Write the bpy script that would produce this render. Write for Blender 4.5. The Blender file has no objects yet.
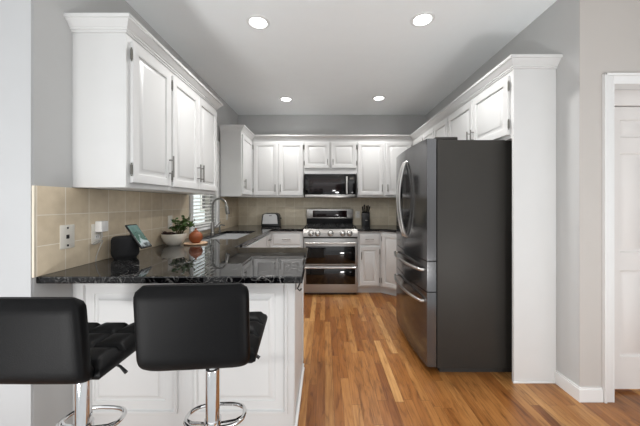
import bpy, bmesh, math, random
from mathutils import Vector, Matrix
random.seed(7)
S = bpy.context.scene
COL = S.collection
PI = math.pi

# ------------------------------------------------------------------ camera, world, exposure
cam_d = bpy.data.cameras.new('camera')
cam = bpy.data.objects.new('camera', cam_d); COL.objects.link(cam)
cam.location = (0, 0, 1.29); cam.rotation_euler = (PI/2, 0, 0)
cam_d.sensor_width = 36; cam_d.lens = 283/640*36
cam_d.shift_x = -5/640; cam_d.shift_y = -10/640
cam_d.clip_start = 0.02
S.camera = cam
W = bpy.data.worlds.new('sky'); S.world = W; W.use_nodes = True
WB = W.node_tree.nodes['Background']
WB.inputs[1].default_value = 1.4
_tc = W.node_tree.nodes.new('ShaderNodeTexCoord'); _sx = W.node_tree.nodes.new('ShaderNodeSeparateXYZ'); _rp = W.node_tree.nodes.new('ShaderNodeValToRGB')
W.node_tree.links.new(_tc.outputs['Generated'], _sx.inputs[0]); W.node_tree.links.new(_sx.outputs[2], _rp.inputs[0]); W.node_tree.links.new(_rp.outputs[0], WB.inputs[0])
_rp.color_ramp.elements[0].position = 0.0; _rp.color_ramp.elements[0].color = (.51, .51, .51, 1)     # pale ground
_rp.color_ramp.elements[1].position = 0.06; _rp.color_ramp.elements[1].color = (.725, .735, .745, 1)     # overcast sky, brighter overhead
_e = _rp.color_ramp.elements.new(.5); _e.color = (1.25, 1.265, 1.285, 1)
S.view_settings.view_transform = 'Standard'; S.view_settings.look = 'None'
S.view_settings.gamma = 1; S.view_settings.use_curve_mapping = False
S.view_settings.exposure = 0.1
sd = bpy.data.lights.new('sun', 'SUN'); sd.energy = 3.0; sd.angle = math.radians(2); sd.color = (1, .96, .9)
so = bpy.data.objects.new('sun', sd); COL.objects.link(so); so.rotation_euler = Vector((-.75, -.25, -.6)).to_track_quat('-Z', 'Y').to_euler()
CAN_POWER = 11.5
FILL_POWER = 27.0                               # added fill lamps behind the camera, standing in for bounced light
upd = bpy.data.lights.new('added_fill', 'AREA'); upd.shape = 'DISK'; upd.size = .5; upd.energy = FILL_POWER; upd.color = (1, .995, .985)
for _x in (-1.55, 1.3):
    upo = bpy.data.objects.new('added_fill', upd); COL.objects.link(upo); upo.location = (_x, -.35, .22); upo.rotation_euler = Vector((-.15*_x, .35, .94)).to_track_quat('-Z', 'Y').to_euler()

# ------------------------------------------------------------------ materials
def lin(c):
    if isinstance(c, str):
        c = [int(c[i:i+2], 16)/255 for i in (0, 2, 4)]
    return tuple(((v/12.92) if v <= .04045 else ((v+.055)/1.055)**2.4) for v in c) + (1,)

class NT:
    def __init__(s, m):
        s.t = m.node_tree; s.n = s.t.nodes; s.l = s.t.links
    def add(s, typ, **kw):
        n = s.n.new(typ)
        for k, v in kw.items():
            setattr(n, k, v)
        return n
    def link(s, a, b): s.l.new(a, b)
    def math(s, op, a, b=None, c=None):
        n = s.n.new('ShaderNodeMath'); n.operation = op
        for i, v in enumerate((a, b, c)):
            if v is None: continue
            if isinstance(v, (int, float)): n.inputs[i].default_value = v
            else: s.l.new(v, n.inputs[i])
        return n.outputs[0]
    def ramp(s, f, stops):
        n = s.n.new('ShaderNodeValToRGB'); e = n.color_ramp.elements
        while len(e) < len(stops): e.new(.5)
        for i, (p, c) in enumerate(stops): e[i].position = p; e[i].color = c
        s.l.new(f, n.inputs[0]); return n.outputs[0]
    def mix(s, f, a, b, mode='MIX'):
        n = s.n.new('ShaderNodeMix'); n.data_type = 'RGBA'; n.blend_type = mode
        for sock, v in ((n.inputs[0], f), (n.inputs[6], a), (n.inputs[7], b)):
            if isinstance(v, (int, float, tuple)): sock.default_value = v
            else: s.l.new(v, sock)
        return n.outputs[2]

def new_mat(name):
    m = bpy.data.materials.new(name); m.use_nodes = True
    return m, NT(m), m.node_tree.nodes['Principled BSDF']

def mat(name, c, rough=.5, metal=0, var=.04, scale=6, bump=0, bscale=60, spec=.5, stretch=None, emit=0, coat=0):
    m, t, b = new_mat(name)
    col = lin(c)
    geo = t.add('ShaderNodeTexCoord')
    mp = t.add('ShaderNodeMapping'); t.link(geo.outputs['Object'], mp.inputs[0])
    if stretch: mp.inputs['Scale'].default_value = stretch
    nz = t.add('ShaderNodeTexNoise'); nz.inputs['Scale'].default_value = scale; nz.inputs['Detail'].default_value = 4
    t.link(mp.outputs[0], nz.inputs['Vector'])
    lo = tuple(v*(1-var) for v in col[:3]) + (1,); hi = tuple(min(1, v*(1+var)) for v in col[:3]) + (1,)
    t.link(t.ramp(nz.outputs['Fac'], [(.3, lo), (.7, hi)]), b.inputs['Base Color'])
    b.inputs['Roughness'].default_value = rough; b.inputs['Metallic'].default_value = metal
    b.inputs['Specular IOR Level'].default_value = spec
    b.inputs['Coat Weight'].default_value = coat
    if bump:
        n2 = t.add('ShaderNodeTexNoise'); n2.inputs['Scale'].default_value = bscale; n2.inputs['Detail'].default_value = 3
        t.link(mp.outputs[0], n2.inputs['Vector'])
        bp = t.add('ShaderNodeBump'); bp.inputs['Strength'].default_value = bump; bp.inputs['Distance'].default_value = .002
        t.link(n2.outputs['Fac'], bp.inputs['Height']); t.link(bp.outputs[0], b.inputs['Normal'])
    if emit:
        b.inputs['Emission Color'].default_value = col; b.inputs['Emission Strength'].default_value = emit
    return m

def world_xyz(t):
    g = t.add('ShaderNodeNewGeometry'); s = t.add('ShaderNodeSeparateXYZ')
    t.link(g.outputs['Position'], s.inputs[0]); return g.outputs['Position'], s.outputs

def floor_mat():
    m, t, b = new_mat('oak_strip_floor')
    pos, (x, y, z) = world_xyz(t)
    wd = .057
    u = t.math('DIVIDE', x, wd); row = t.math('FLOOR', u); fu = t.math('FRACT', u)
    wn = t.add('ShaderNodeTexWhiteNoise', noise_dimensions='1D'); t.link(row, wn.inputs['W'])
    L = .82
    v = t.math('ADD', t.math('DIVIDE', y, L), t.math('MULTIPLY', wn.outputs[0], 7.3))
    idx = t.math('FLOOR', v); fv = t.math('FRACT', v)
    cb = t.add('ShaderNodeCombineXYZ'); t.link(row, cb.inputs[0]); t.link(idx, cb.inputs[1])
    w2 = t.add('ShaderNodeTexWhiteNoise', noise_dimensions='3D'); t.link(cb.outputs[0], w2.inputs['Vector'])
    base = t.ramp(w2.outputs[0], [(0, lin('8a562b')), (.25, lin('9b6533')), (.6, lin('aa7540')), (.85, lin('b78650')), (1, lin('c8985f'))])
    # grain
    off = t.add('ShaderNodeCombineXYZ')
    t.link(t.math('MULTIPLY', x, 18), off.inputs[0]); t.link(t.math('MULTIPLY', y, 2.6), off.inputs[1])
    t.link(t.math('MULTIPLY', w2.outputs[0], 40), off.inputs[2])
    n = t.add('ShaderNodeTexNoise'); n.inputs['Scale'].default_value = 1.6; n.inputs['Detail'].default_value = 6; n.inputs['Distortion'].default_value = 1.2
    t.link(off.outputs[0], n.inputs['Vector'])
    g1 = t.ramp(n.outputs['Fac'], [(.30, lin('94826f')), (.46, lin('e6dfd6')), (.72, lin('ffffff'))])
    c = t.mix(.75, base, g1, 'MULTIPLY')
    off2 = t.add('ShaderNodeCombineXYZ')
    t.link(t.math('MULTIPLY', x, 120), off2.inputs[0]); t.link(t.math('MULTIPLY', y, 5), off2.inputs[1]); t.link(t.math('MULTIPLY', w2.outputs[0], 60), off2.inputs[2])
    n2 = t.add('ShaderNodeTexNoise'); n2.inputs['Scale'].default_value = 1.0; n2.inputs['Detail'].default_value = 4
    t.link(off2.outputs[0], n2.inputs['Vector'])
    c = t.mix(.4, c, t.ramp(n2.outputs['Fac'], [(.35, lin('b8a898')), (.55, (1, 1, 1, 1))]), 'MULTIPLY')
    gap = t.math('MAXIMUM', t.math('LESS_THAN', fu, .03), t.math('LESS_THAN', fv, .003))
    c = t.mix(t.math('MULTIPLY', gap, .65), c, lin('4a2a14'))
    t.link(c, b.inputs['Base Color'])
    b.inputs['Roughness'].default_value = .32
    bp = t.add('ShaderNodeBump'); bp.inputs['Strength'].default_value = .15; bp.inputs['Distance'].default_value = .001
    t.link(t.math('SUBTRACT', n.outputs['Fac'], gap), bp.inputs['Height']); t.link(bp.outputs[0], b.inputs['Normal'])
    return m

def tile_mat(name, axis, o, c1, c2, grout):
    m, t, b = new_mat(name)
    pos, xyz = world_xyz(t)
    P = .1545
    u = t.math('DIVIDE', t.math('SUBTRACT', xyz[axis], o), P); v = t.math('DIVIDE', t.math('SUBTRACT', xyz[2], .918), P)
    fu = t.math('FRACT', u); fv = t.math('FRACT', v)
    g = t.math('MAXIMUM', t.math('LESS_THAN', fu, .028), t.math('LESS_THAN', fv, .028))
    cb = t.add('ShaderNodeCombineXYZ'); t.link(t.math('FLOOR', u), cb.inputs[0]); t.link(t.math('FLOOR', v), cb.inputs[1])
    w = t.add('ShaderNodeTexWhiteNoise', noise_dimensions='3D'); t.link(cb.outputs[0], w.inputs['Vector'])
    n = t.add('ShaderNodeTexNoise'); n.inputs['Scale'].default_value = 22; n.inputs['Detail'].default_value = 6
    t.link(pos, n.inputs['Vector'])
    f = t.math('ADD', t.math('MULTIPLY', w.outputs[0], .45), t.math('MULTIPLY', n.outputs['Fac'], .6))
    c = t.ramp(f, [(.2, lin(c1)), (.8, lin(c2))])
    c = t.mix(g, c, lin(grout))
    t.link(c, b.inputs['Base Color']); b.inputs['Roughness'].default_value = .42
    bp = t.add('ShaderNodeBump'); bp.inputs['Strength'].default_value = .5; bp.inputs['Distance'].default_value = .002
    t.link(t.math('SUBTRACT', t.math('MULTIPLY', n.outputs['Fac'], .3), g), bp.inputs['Height']); t.link(bp.outputs[0], b.inputs['Normal'])
    return m

def granite_mat():
    m, t, b = new_mat('black_granite')
    pos, xyz = world_xyz(t)
    n = t.add('ShaderNodeTexNoise'); n.inputs['Scale'].default_value = 5; n.inputs['Detail'].default_value = 8; n.inputs['Distortion'].default_value = 1.5
    t.link(pos, n.inputs['Vector'])
    vein = t.ramp(t.math('ABSOLUTE', t.math('SUBTRACT', n.outputs['Fac'], .5)), [(0, (1, 1, 1, 1)), (.008, (.12, .12, .12, 1)), (.02, (0, 0, 0, 1))])
    n2 = t.add('ShaderNodeTexNoise'); n2.inputs['Scale'].default_value = 9; n2.inputs['Detail'].default_value = 2
    t.link(pos, n2.inputs['Vector'])
    msk = t.ramp(n2.outputs['Fac'], [(.46, (0, 0, 0, 1)), (.62, (1, 1, 1, 1))])
    vm = t.mix(1.0, vein, msk, 'MULTIPLY')
    n4 = t.add('ShaderNodeTexNoise'); n4.inputs['Scale'].default_value = 15; n4.inputs['Detail'].default_value = 8; n4.inputs['Distortion'].default_value = 2.2
    t.link(pos, n4.inputs['Vector'])
    v2 = t.ramp(t.math('ABSOLUTE', t.math('SUBTRACT', n4.outputs['Fac'], .5)), [(0, (.42, .42, .42, 1)), (.012, (.08, .08, .08, 1)), (.035, (0, 0, 0, 1))])
    vm = t.mix(1.0, vm, v2, 'LIGHTEN')
    n3 = t.add('ShaderNodeTexNoise'); n3.inputs['Scale'].default_value = 60; n3.inputs['Detail'].default_value = 5
    t.link(pos, n3.inputs['Vector'])
    base = t.ramp(n3.outputs['Fac'], [(.45, lin('050506')), (.64, lin('101012')), (.76, lin('48484c'))])
    t.link(t.mix(vm, base, lin('a09e9b')), b.inputs['Base Color'])
    b.inputs['Roughness'].default_value = .012; b.inputs['Specular IOR Level'].default_value = .36
    return m

def blinds_glass():
    m, t, b = new_mat('window_glass')
    b.inputs['Base Color'].default_value = (.9, .95, 1, 1); b.inputs['Roughness'].default_value = .02
    b.inputs['Alpha'].default_value = .08
    return m

def screen_mat():
    m, t, b = new_mat('display_picture')
    tc = t.add('ShaderNodeTexCoord'); s = t.add('ShaderNodeSeparateXYZ'); t.link(tc.outputs['Generated'], s.inputs[0])
    n = t.add('ShaderNodeTexNoise'); n.inputs['Scale'].default_value = 3.2; n.inputs['Detail'].default_value = 3
    t.link(tc.outputs['Generated'], n.inputs['Vector'])
    f = t.math('ADD', t.math('MULTIPLY', s.outputs[2], .6), t.math('MULTIPLY', n.outputs['Fac'], .55))
    c = t.ramp(f, [(.25, lin('16241f')), (.37, lin('dfe8ea')), (.46, lin('c9dcdc')), (.5, lin('3c6a58')), (.62, lin('587c70')), (.9, lin('8aa8a4'))])
    b.inputs['Base Color'].default_value = (.01, .01, .01, 1); b.inputs['Roughness'].default_value = .1
    t.link(c, b.inputs['Emission Color']); b.inputs['Emission Strength'].default_value = .55
    return m

def siding_mat():
    m, t, b = new_mat('lap_siding')
    pos, xyz = world_xyz(t)
    f = t.math('FRACT', t.math('DIVIDE', xyz[2], .16))
    t.link(t.ramp(f, [(0, lin('8f989f')), (.12, lin('ccd5dc')), (1, lin('d6dee4'))]), b.inputs['Base Color'])
    b.inputs['Roughness'].default_value = .7
    return m

M = dict(
    floor=floor_mat(), granite=granite_mat(),
    tile_left=tile_mat('tan_tile_left', 1, 1.392, 'cebca0', 'e9d9bf', 'f3eadb'),
    tile_back=tile_mat('tan_tile_back', 0, -1.43, 'd2c6ae', 'ebe0ca', 'f0e8d8'),
    wall=mat('grey_wall_paint', 'c2c2c1', .75, bump=.08, bscale=300, var=.01),
    wallwhite=mat('pale_wall_paint', 'c0c1c2', .75, bump=.08, bscale=300, var=.01),
    wallwarm=mat('warm_grey_wall_paint', 'bfbab5', .75, bump=.08, bscale=300, var=.01),
    ceil=mat('ceiling_paint', 'f8fbfc', .85, bump=.1, bscale=200, var=.01),
    white=mat('white_cabinet_paint', 'd7d7d6', .35, bump=.03, bscale=120, var=.012),
    trim=mat('white_trim_paint', 'e6e6e5', .4, var=.01),
    door=mat('white_door_paint', 'dfdbd8', .4, var=.01),
    pull=mat('satin_nickel_pull', '8f8d89', .3, 1, var=.06, scale=40),
    ovensteel=mat('oven_door_steel', 'aaa9a8', .44, .8, var=.05, scale=8, stretch=(1, 1, 40)),
    panelsteel=mat('control_panel_steel', '8d8a87', .34, 1, var=.04),
    nickel=mat('brushed_nickel', 'b4b2ae', .28, 1, var=.06, scale=40),
    hinge=mat('aged_nickel', '77756f', .35, 1, var=.1, scale=60),
    satin=mat('satin_steel', 'd6d6d6', .42, .75, var=.03),
    steel=mat('stainless_steel', 'c4c2bf', .30, 1, var=.05, scale=8, stretch=(1, 1, 40)),
    dsteel=mat('black_stainless_door', '69696a', .14, .85, var=.05, scale=8, stretch=(40, 40, 1)),
    dside=mat('charcoal_painted_steel', '3a3835', .5, .3, spec=.3, var=.03, bump=.1, bscale=300),
    chrome=mat('polished_chrome', 'dddddd', .07, 1, var=.01),
    blackglass=mat('black_glass', '0a0a0b', .04, var=.02, spec=.6),
    black=mat('black_plastic', '141416', .4, var=.1),
    iron=mat('black_cast_iron', '0e0e0f', .5, var=.1, bump=.2),
    leather=mat('black_faux_leather', '050506', .5, spec=.14, var=.08, bump=.25, bscale=240, scale=20),
    seam=mat('black_piping', '0b0b0c', .5),
    fabric=mat('charcoal_speaker_fabric', '1b1b1d', .85, var=.3, scale=200, bump=.4, bscale=400),
    screen=screen_mat(),
    plate=mat('ivory_plate_plastic', 'ece7dc', .4, var=.01),
    whiteplastic=mat('white_plastic', 'f1efec', .35, var=.01),
    slot=mat('dark_slot', '2a2825', .6),
    ceramic=mat('white_ceramic', 'e2dccf', .3, var=.03, scale=12),
    soil=mat('dark_soil', '2c1f18', .95, var=.4, scale=60, bump=.8, bscale=60),
    succ=mat('dark_red_succulent', '4a3430', .6, var=.3, scale=30),
    leaf=mat('green_leaf', '48602f', .45, var=.35, scale=25),
    stem=mat('plant_stem', '5a5236', .7),
    terra=mat('terracotta', '86451f', .6, var=.1, scale=14, bump=.1),
    wood=mat('pale_wood_tray', 'c9a787', .5, var=.12, scale=10, stretch=(1, 8, 1)),
    lens=mat('lamp_diffuser', 'ffffff', .5, emit=9),
    glass=blinds_glass(),
    blind=mat('white_blind_slat', 'f4f4f2', .5, var=.01),
    siding=siding_mat(), roof=mat('grey_shingle', '6a6660', .9, var=.3, scale=20),
    grout=mat('pale_tile_edge', 'e6dcc9', .4, var=.03),
    bounce_pale=mat('pale_grey_bounce', 'c9cbcd', .95, var=.06, scale=90, bump=.3, bscale=300),  # unseen floor behind the camera, made pale to reflect light
    grass=mat('lawn', '5f7a45', .95, var=.3, scale=3),
    tan=mat('yellow_tan_panel', 'd9c79a', .7),
    wire=mat('clear_grey_cable', 'b9b6b0', .4),
    display=mat('dark_display', '1a0f10', .08, var=.2),
)

# ------------------------------------------------------------------ object helpers
WM = {}
def new_obj(name, bm, m, parent=None, smooth=True, world=True):
    """one mesh object; bm coords are world coords (world=True) or the parent's local coords"""
    if parent is not None and world:
        bm.transform(WM[parent].inverted())
    bmesh.ops.recalc_face_normals(bm, faces=bm.faces)
    for f in bm.faces: f.smooth = smooth
    for e in bm.edges:
        if len(e.link_faces) == 2 and e.calc_face_angle(0) > .7: e.smooth = False
    me = bpy.data.meshes.new(name); bm.to_mesh(me); bm.free()
    mats = m if isinstance(m, (list, tuple)) else [m]
    for k in mats: me.materials.append(M[k] if isinstance(k, str) else k)
    o = bpy.data.objects.new(name, me); COL.objects.link(o)
    if parent is not None: o.parent = parent; WM[o] = WM[parent]
    else: WM[o] = Matrix.Identity(4)
    return o
def part(name, bm, m, parent, label=None, **k):
    o = new_obj(name, bm, m, parent, **k)
    if label: o['label'] = label
    return o
def thing(name, label, cat, loc=(0, 0, 0), rz=0, group=None):
    o = bpy.data.objects.new(name, None); COL.objects.link(o)
    o.empty_display_size = .05
    o.location = loc; o.rotation_euler = (0, 0, rz)
    o['label'] = label; o['category'] = cat
    if group: o['group'] = group
    WM[o] = Matrix.Translation(loc) @ Matrix.Rotation(rz, 4, 'Z')
    return o
def single(name, bm, m, label, cat, group=None, **k):
    o = new_obj(name, bm, m, **k); o['label'] = label; o['category'] = cat
    if group: o['group'] = group
    # origin to the base of its own bounds
    vs = [v.co for v in o.data.vertices]
    c = Vector(((min(v.x for v in vs)+max(v.x for v in vs))/2, (min(v.y for v in vs)+max(v.y for v in vs))/2, min(v.z for v in vs)))
    o.data.transform(Matrix.Translation(-c)); o.location = c
    return o
def struct(name, bm, m, **k):
    o = new_obj(name, bm, m, **k); o['kind'] = 'structure'; return o

def BM(): return bmesh.new()
def box(bm, x0, x1, y0, y1, z0, z1, bev=0, seg=2, mtx=None, mi=0):
    t = bmesh.new()
    bmesh.ops.create_cube(t, size=1)
    for v in t.verts:
        v.co = Vector(((x0+x1)/2 + v.co.x*(x1-x0), (y0+y1)/2 + v.co.y*(y1-y0), (z0+z1)/2 + v.co.z*(z1-z0)))
    if bev: bmesh.ops.bevel(t, geom=list(t.edges), offset=bev, segments=seg, profile=.5, affect='EDGES')
    merge(bm, t, mtx, mi); return bm
def merge(bm, t, mtx=None, mi=0):
    if mtx is not None: t.transform(mtx)
    mp = {}
    for v in t.verts: mp[v] = bm.verts.new(v.co)
    for f in t.faces:
        try:
            nf = bm.faces.new([mp[v] for v in f.verts]); nf.material_index = mi
        except ValueError: pass
    t.free()
def frame_axes(d):
    d = d.normalized(); a = Vector((0, 0, 1)) if abs(d.z) < .9 else Vector((1, 0, 0))
    u = d.cross(a).normalized(); return u, d.cross(u).normalized()
def tube(bm, pts, r, seg=10, closed=False, cap=True):
    pts = [Vector(p) for p in pts]; n = len(pts); rs = r if isinstance(r, (list, tuple)) else [r]*n
    rings = []; pu = None
    for i, p in enumerate(pts):
        if closed: d = pts[(i+1) % n]-pts[i-1]
        else: d = pts[min(i+1, n-1)]-pts[max(i-1, 0)]
        d.normalize()
        if pu is None: u, w = frame_axes(d)
        else:
            u = (pu - d*pu.dot(d)).normalized(); w = d.cross(u)
        pu = u
        rings.append([bm.verts.new(p + (u*math.cos(2*PI*k/seg) + w*math.sin(2*PI*k/seg))*rs[i]) for k in range(seg)])
    m = n if closed else n-1
    for i in range(m):
        a, b = rings[i], rings[(i+1) % n]
        for k in range(seg): bm.faces.new((a[k], a[(k+1) % seg], b[(k+1) % seg], b[k]))
    if cap and not closed:
        bm.faces.new(rings[0]); bm.faces.new(rings[-1])
    return bm
def lathe(bm, c, prof, seg=32, mtx=None):
    """prof: (r, z) list, bottom to top, about +Z at c"""
    t = bmesh.new(); rings = []
    for r, z in prof:
        if r < 1e-6: rings.append([t.verts.new((0, 0, z))])
        else: rings.append([t.verts.new((r*math.cos(2*PI*k/seg), r*math.sin(2*PI*k/seg), z)) for k in range(seg)])
    for a, b in zip(rings, rings[1:]):
        for k in range(seg):
            q = (k+1) % seg
            if len(a) == 1 and len(b) == 1: continue
            if len(a) == 1: t.faces.new((a[0], b[q], b[k]))
            elif len(b) == 1: t.faces.new((a[k], a[q], b[0]))
            else: t.faces.new((a[k], a[q], b[q], b[k]))
    mt = Matrix.Translation(c) @ (mtx if mtx is not None else Matrix.Identity(4))
    merge(bm, t, mt); return bm
def prism(bm, poly, z0, z1, bev=0):
    t = bmesh.new()
    a = [t.verts.new((x, y, z0)) for x, y in poly]; b = [t.verts.new((x, y, z1)) for x, y in poly]
    n = len(poly)
    t.faces.new(a[::-1]); t.faces.new(b)
    for i in range(n): t.faces.new((a[i], a[(i+1) % n], b[(i+1) % n], b[i]))
    if bev:
        es = [e for e in t.edges if e.is_boundary is False]
        bmesh.ops.bevel(t, geom=es, offset=bev, segments=2, profile=.5, affect='EDGES')
    merge(bm, t); return bm
def basis(o, u, n, v=(0, 0, 1)):
    """local (u, v, n) -> world"""
    u, v, n = Vector(u), Vector(v), Vector(n)
    m = Matrix.Identity(4)
    for i in range(3): m[i][0] = u[i]; m[i][1] = v[i]; m[i][2] = n[i]; m[i][3] = o[i]
    return m
def ring_panel(bm, w, h, rings, mtx, u0=0, v0=0):
    """nested rectangles: rings of (inset, n)"""
    t = bmesh.new(); R = []
    for ins, n in rings:
        R.append([t.verts.new((u0+ins, v0+ins, n)), t.verts.new((u0+w-ins, v0+ins, n)), t.verts.new((u0+w-ins, v0+h-ins, n)), t.verts.new((u0+ins, v0+h-ins, n))])
    for a, b in zip(R, R[1:]):
        for k in range(4): t.faces.new((a[k], a[(k+1) % 4], b[(k+1) % 4], b[k]))
    t.faces.new(R[-1]); t.faces.new(R[0][::-1])
    merge(bm, t, mtx); return bm
def door_rings(t=.02, st=.055):
    return [(0, 0), (0, t-.004), (.004, t), (st-.004, t), (st, t-.003), (st+.002, t-.012), (st+.008, t-.013), (st+.030, t-.003), (st+.032, t-.001), (st+.036, t)]
def drawer_rings(t=.02):
    return [(0, 0), (0, t-.008), (.006, t-.003), (.012, t-.001), (.016, t)]

def pull_bm(mtx, u, v, length, vertical=True, t=.02):
    """bar pull centred at (u, v) on the door face"""
    bm = BM(); h = length/2
    q = (lambda s, n: mtx @ Vector((u, v+s, n))) if vertical else (lambda s, n: mtx @ Vector((u+s, v, n)))
    tube(bm, [q(-h, t+.03), q(h, t+.03)], .0058, 10)
    for s in (-h*.62, h*.62): tube(bm, [q(s, t), q(s, t+.031)], .0045, 8)
    return bm
def hinge_bm(mtx, u, v, t=.02):
    bm = BM()
    tube(bm, [mtx @ Vector((u, v-.028, t*.7)), mtx @ Vector((u, v+.028, t*.7))], .0065, 8)
    for s in (-.034, .034):
        tube(bm, [mtx @ Vector((u, v+s-.004, t*.7)), mtx @ Vector((u, v+s+.004, t*.7))], .004, 8)
    return bm
def cab_door(root, o, u, n, w, h, handle='R', hv=None, hinges=True, hl=.13, st=.055):
    """raised-panel door with pull and hinges. o = lower-left corner on the face-frame plane"""
    mx = basis(o, u, n)
    d = part('door', ring_panel(BM(), w, h, door_rings(st=st), mx), 'white', root)
    if handle:
        hu = w-.028 if handle == 'R' else .028
        part('handle', pull_bm(mx, hu, hv if hv is not None else .14, hl), 'pull', d, 'brushed nickel bar pull')
        if hinges:
            gu = -.004 if handle == 'R' else w+.004
            for v in (.075, h-.075): part('hinge', hinge_bm(mx, gu, v), 'hinge', d, 'dark exposed hinge barrel')
    return d
def cab_drawer(root, o, u, n, w, h, pull=True):
    mx = basis(o, u, n)
    d = part('drawer', ring_panel(BM(), w, h, drawer_rings(), mx), 'white', root)
    if pull: part('handle', pull_bm(mx, w/2, h/2, .12, False), 'pull', d, 'brushed nickel bar pull')
    return d

# ------------------------------------------------------------------ dimensions
XL, XR, YB, ZC = -1.43, 1.66, 4.66, 2.74      # kitchen walls and ceiling
YLF, YRF = 1.388, 1.845                        # where the left and right kitchen walls end (faces towards the camera)
REAR, SIDE = -0.9, 4.0                        # the open room behind the camera
UP0, UP1, UPD = 1.378, 2.28, .305               # wall cabinets
CT0, CT = .89, .925                           # worktop underside / top

# ------------------------------------------------------------------ room shell
struct('floor', box(BM(), -SIDE, SIDE, .75, YB+.15, -.12, 0), 'floor')
struct('floor_bounce', box(BM(), -SIDE, SIDE, REAR, .749, -.12, 0), 'bounce_pale')  # unseen pale floor, added to bounce neutral light onto chrome and peninsula
struct('wall_left_side', box(BM(), -SIDE-.12, -SIDE, REAR, YLF+.12, -.12, ZC+.12), 'wallwhite')
struct('wall_right_side', box(BM(), SIDE, SIDE+.12, REAR, YRF+.12, -.12, ZC+.12), 'wallwhite')
struct('ceiling', box(BM(), -SIDE, SIDE, REAR, YB+.15, ZC, ZC+.12), 'ceil')
WY0, WY1, WZ0, WZ1 = 3.03, 3.72, 1.00, 2.04   # window opening
bm = BM()
box(bm, XL-.15, XL, YLF+.002, WY0, 0, ZC); box(bm, XL-.15, XL, WY1, YB+.15, 0, ZC)
box(bm, XL-.15, XL, WY0, WY1, 0, WZ0); box(bm, XL-.15, XL, WY0, WY1, WZ1, ZC)
struct('wall_left', bm, 'wall')
struct('wall_back', box(BM(), XL, XR+.12, YB, YB+.15, 0, ZC), 'wall')
struct('wall_right', box(BM(), XR, XR+.12, YRF+.002, YB, 0, ZC), 'wall')
struct('wall_left_front', box(BM(), -SIDE, XL-.001, YLF-.012, YLF+.12, 0, ZC), 'wallwhite')
DX0, DX1, DZ = 1.868, 2.62, 2.065             # pantry opening
bm = BM()
box(bm, XR+.0005, DX0, YRF-.001, YRF+.12, 0, ZC); box(bm, DX1, SIDE, YRF-.001, YRF+.12, 0, ZC); box(bm, DX0, DX1, YRF-.001, YRF+.12, DZ, ZC)
struct('wall_right_front', bm, 'wallwarm')
# tile splashback
bm = BM(); t0 = XL+.010
wy0, wy1, wz = WY0-.07, WY1+.07, WZ0-.03
box(bm, XL, t0, YLF+.002, wy0, CT+.0006, UP0-.002, .002); box(bm, XL, t0, wy1, YB-.0105, CT+.0006, UP0-.002, .002)
box(bm, XL, t0, wy0, wy1, CT+.0006, wz)
struct('backsplash_left', bm, 'tile_left')
struct('backsplash_back', box(BM(), XL+.0005, XR, YB-.010, YB, CT+.0006, UP0-.002, .002), 'tile_back')
struct('trim_1', box(BM(), XL, XL+.011, YLF-.009, YLF+.002, CT+.0005, UP0-.002, .002), 'grout')

# baseboards, casing, pantry door
bm = BM()
prism(bm, [(XR-.014, 2.03), (XR-.014, YRF-.014), (DX0-.068, YRF-.014), (DX0-.068, YRF-.001), (XR, YRF-.001), (XR, 2.03)], 0, .08)
prism(bm, [(XR-.009, 2.03), (XR-.009, YRF-.009), (DX0-.068, YRF-.009), (DX0-.068, YRF-.001), (XR, YRF-.001), (XR, 2.03)], .08, .092)
struct('baseboard_right', bm, 'trim')
struct('baseboard_left', box(BM(), -SIDE, XL-.001, YLF-.026, YLF-.012, 0, .092, .003), 'trim')
bm = BM()
for (a, b, c, d) in ((DX0-.066, DX0-.002, 0, DZ+.064), (DX1+.002, DX1+.066, 0, DZ+.064), (DX0-.002, DX1+.002, DZ+.002, DZ+.064)):
    box(bm, a, b, YRF-.016, YRF-.001, c, d, .003)
box(bm, DX0-.066, DX0-.050, YRF-.026, YRF-.014, 0, DZ+.064, .004); box(bm, DX1+.050, DX1+.066, YRF-.026, YRF-.014, 0, DZ+.064, .004)
box(bm, DX0-.066, DX1+.066, YRF-.026, YRF-.014, DZ+.048, DZ+.064, .004)
box(bm, DX0-.003, DX0+.004, YRF-.015, YRF+.14, 0, DZ+.003); box(bm, DX1-.004, DX1+.003, YRF-.015, YRF+.14, 0, DZ+.003); box(bm, DX0+.004, DX1-.004, YRF-.015, YRF+.14, DZ-.004, DZ+.003)
struct('trim_2', bm, 'trim')
struct('trim_3', box(BM(), DX0+.005, DX1-.005, YRF+.08, YRF+.135, DZ-.112, DZ-.005, .003), 'door')
# closed panelled pantry door: six raised panels in two columns
x0 = DX0+.008; w = DX1-DX0-.016; zb, zt = .022, 1.945; y = YRF+.085; T = .034; st = .135; ms = .10
mx = basis((x0, y+T, 0), (1, 0, 0), (0, -1, 0)); bm = BM()
pan = [(.24, .83), (.95, 1.63), (1.735, 1.86)]; pw = (w-2*st-ms)/2
for a, b in ((0, st), (st+pw, st+pw+ms), (w-st, w)): box(bm, a, b, zb, zt, 0, T, mtx=mx)
es = [zb]+[v for p in pan for v in p]+[zt]
for u in (st, st+pw+ms):
    for a, b in zip(es[::2], es[1::2]): box(bm, u, u+pw, a, b, 0, T, mtx=mx)
    for a, b in pan: ring_panel(bm, pw, b-a, [(0, 0), (0, T), (.005, T-.004), (.008, T-.013), (.014, T-.013), (.036, T-.004), (.040, T-.001)], mx, u, a)
struct('door_1', bm, 'door')
struct('wall_pantry', box(BM(), XR+.13, 3.0, 2.6, 2.7, 0, ZC), 'wallwarm')

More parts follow.
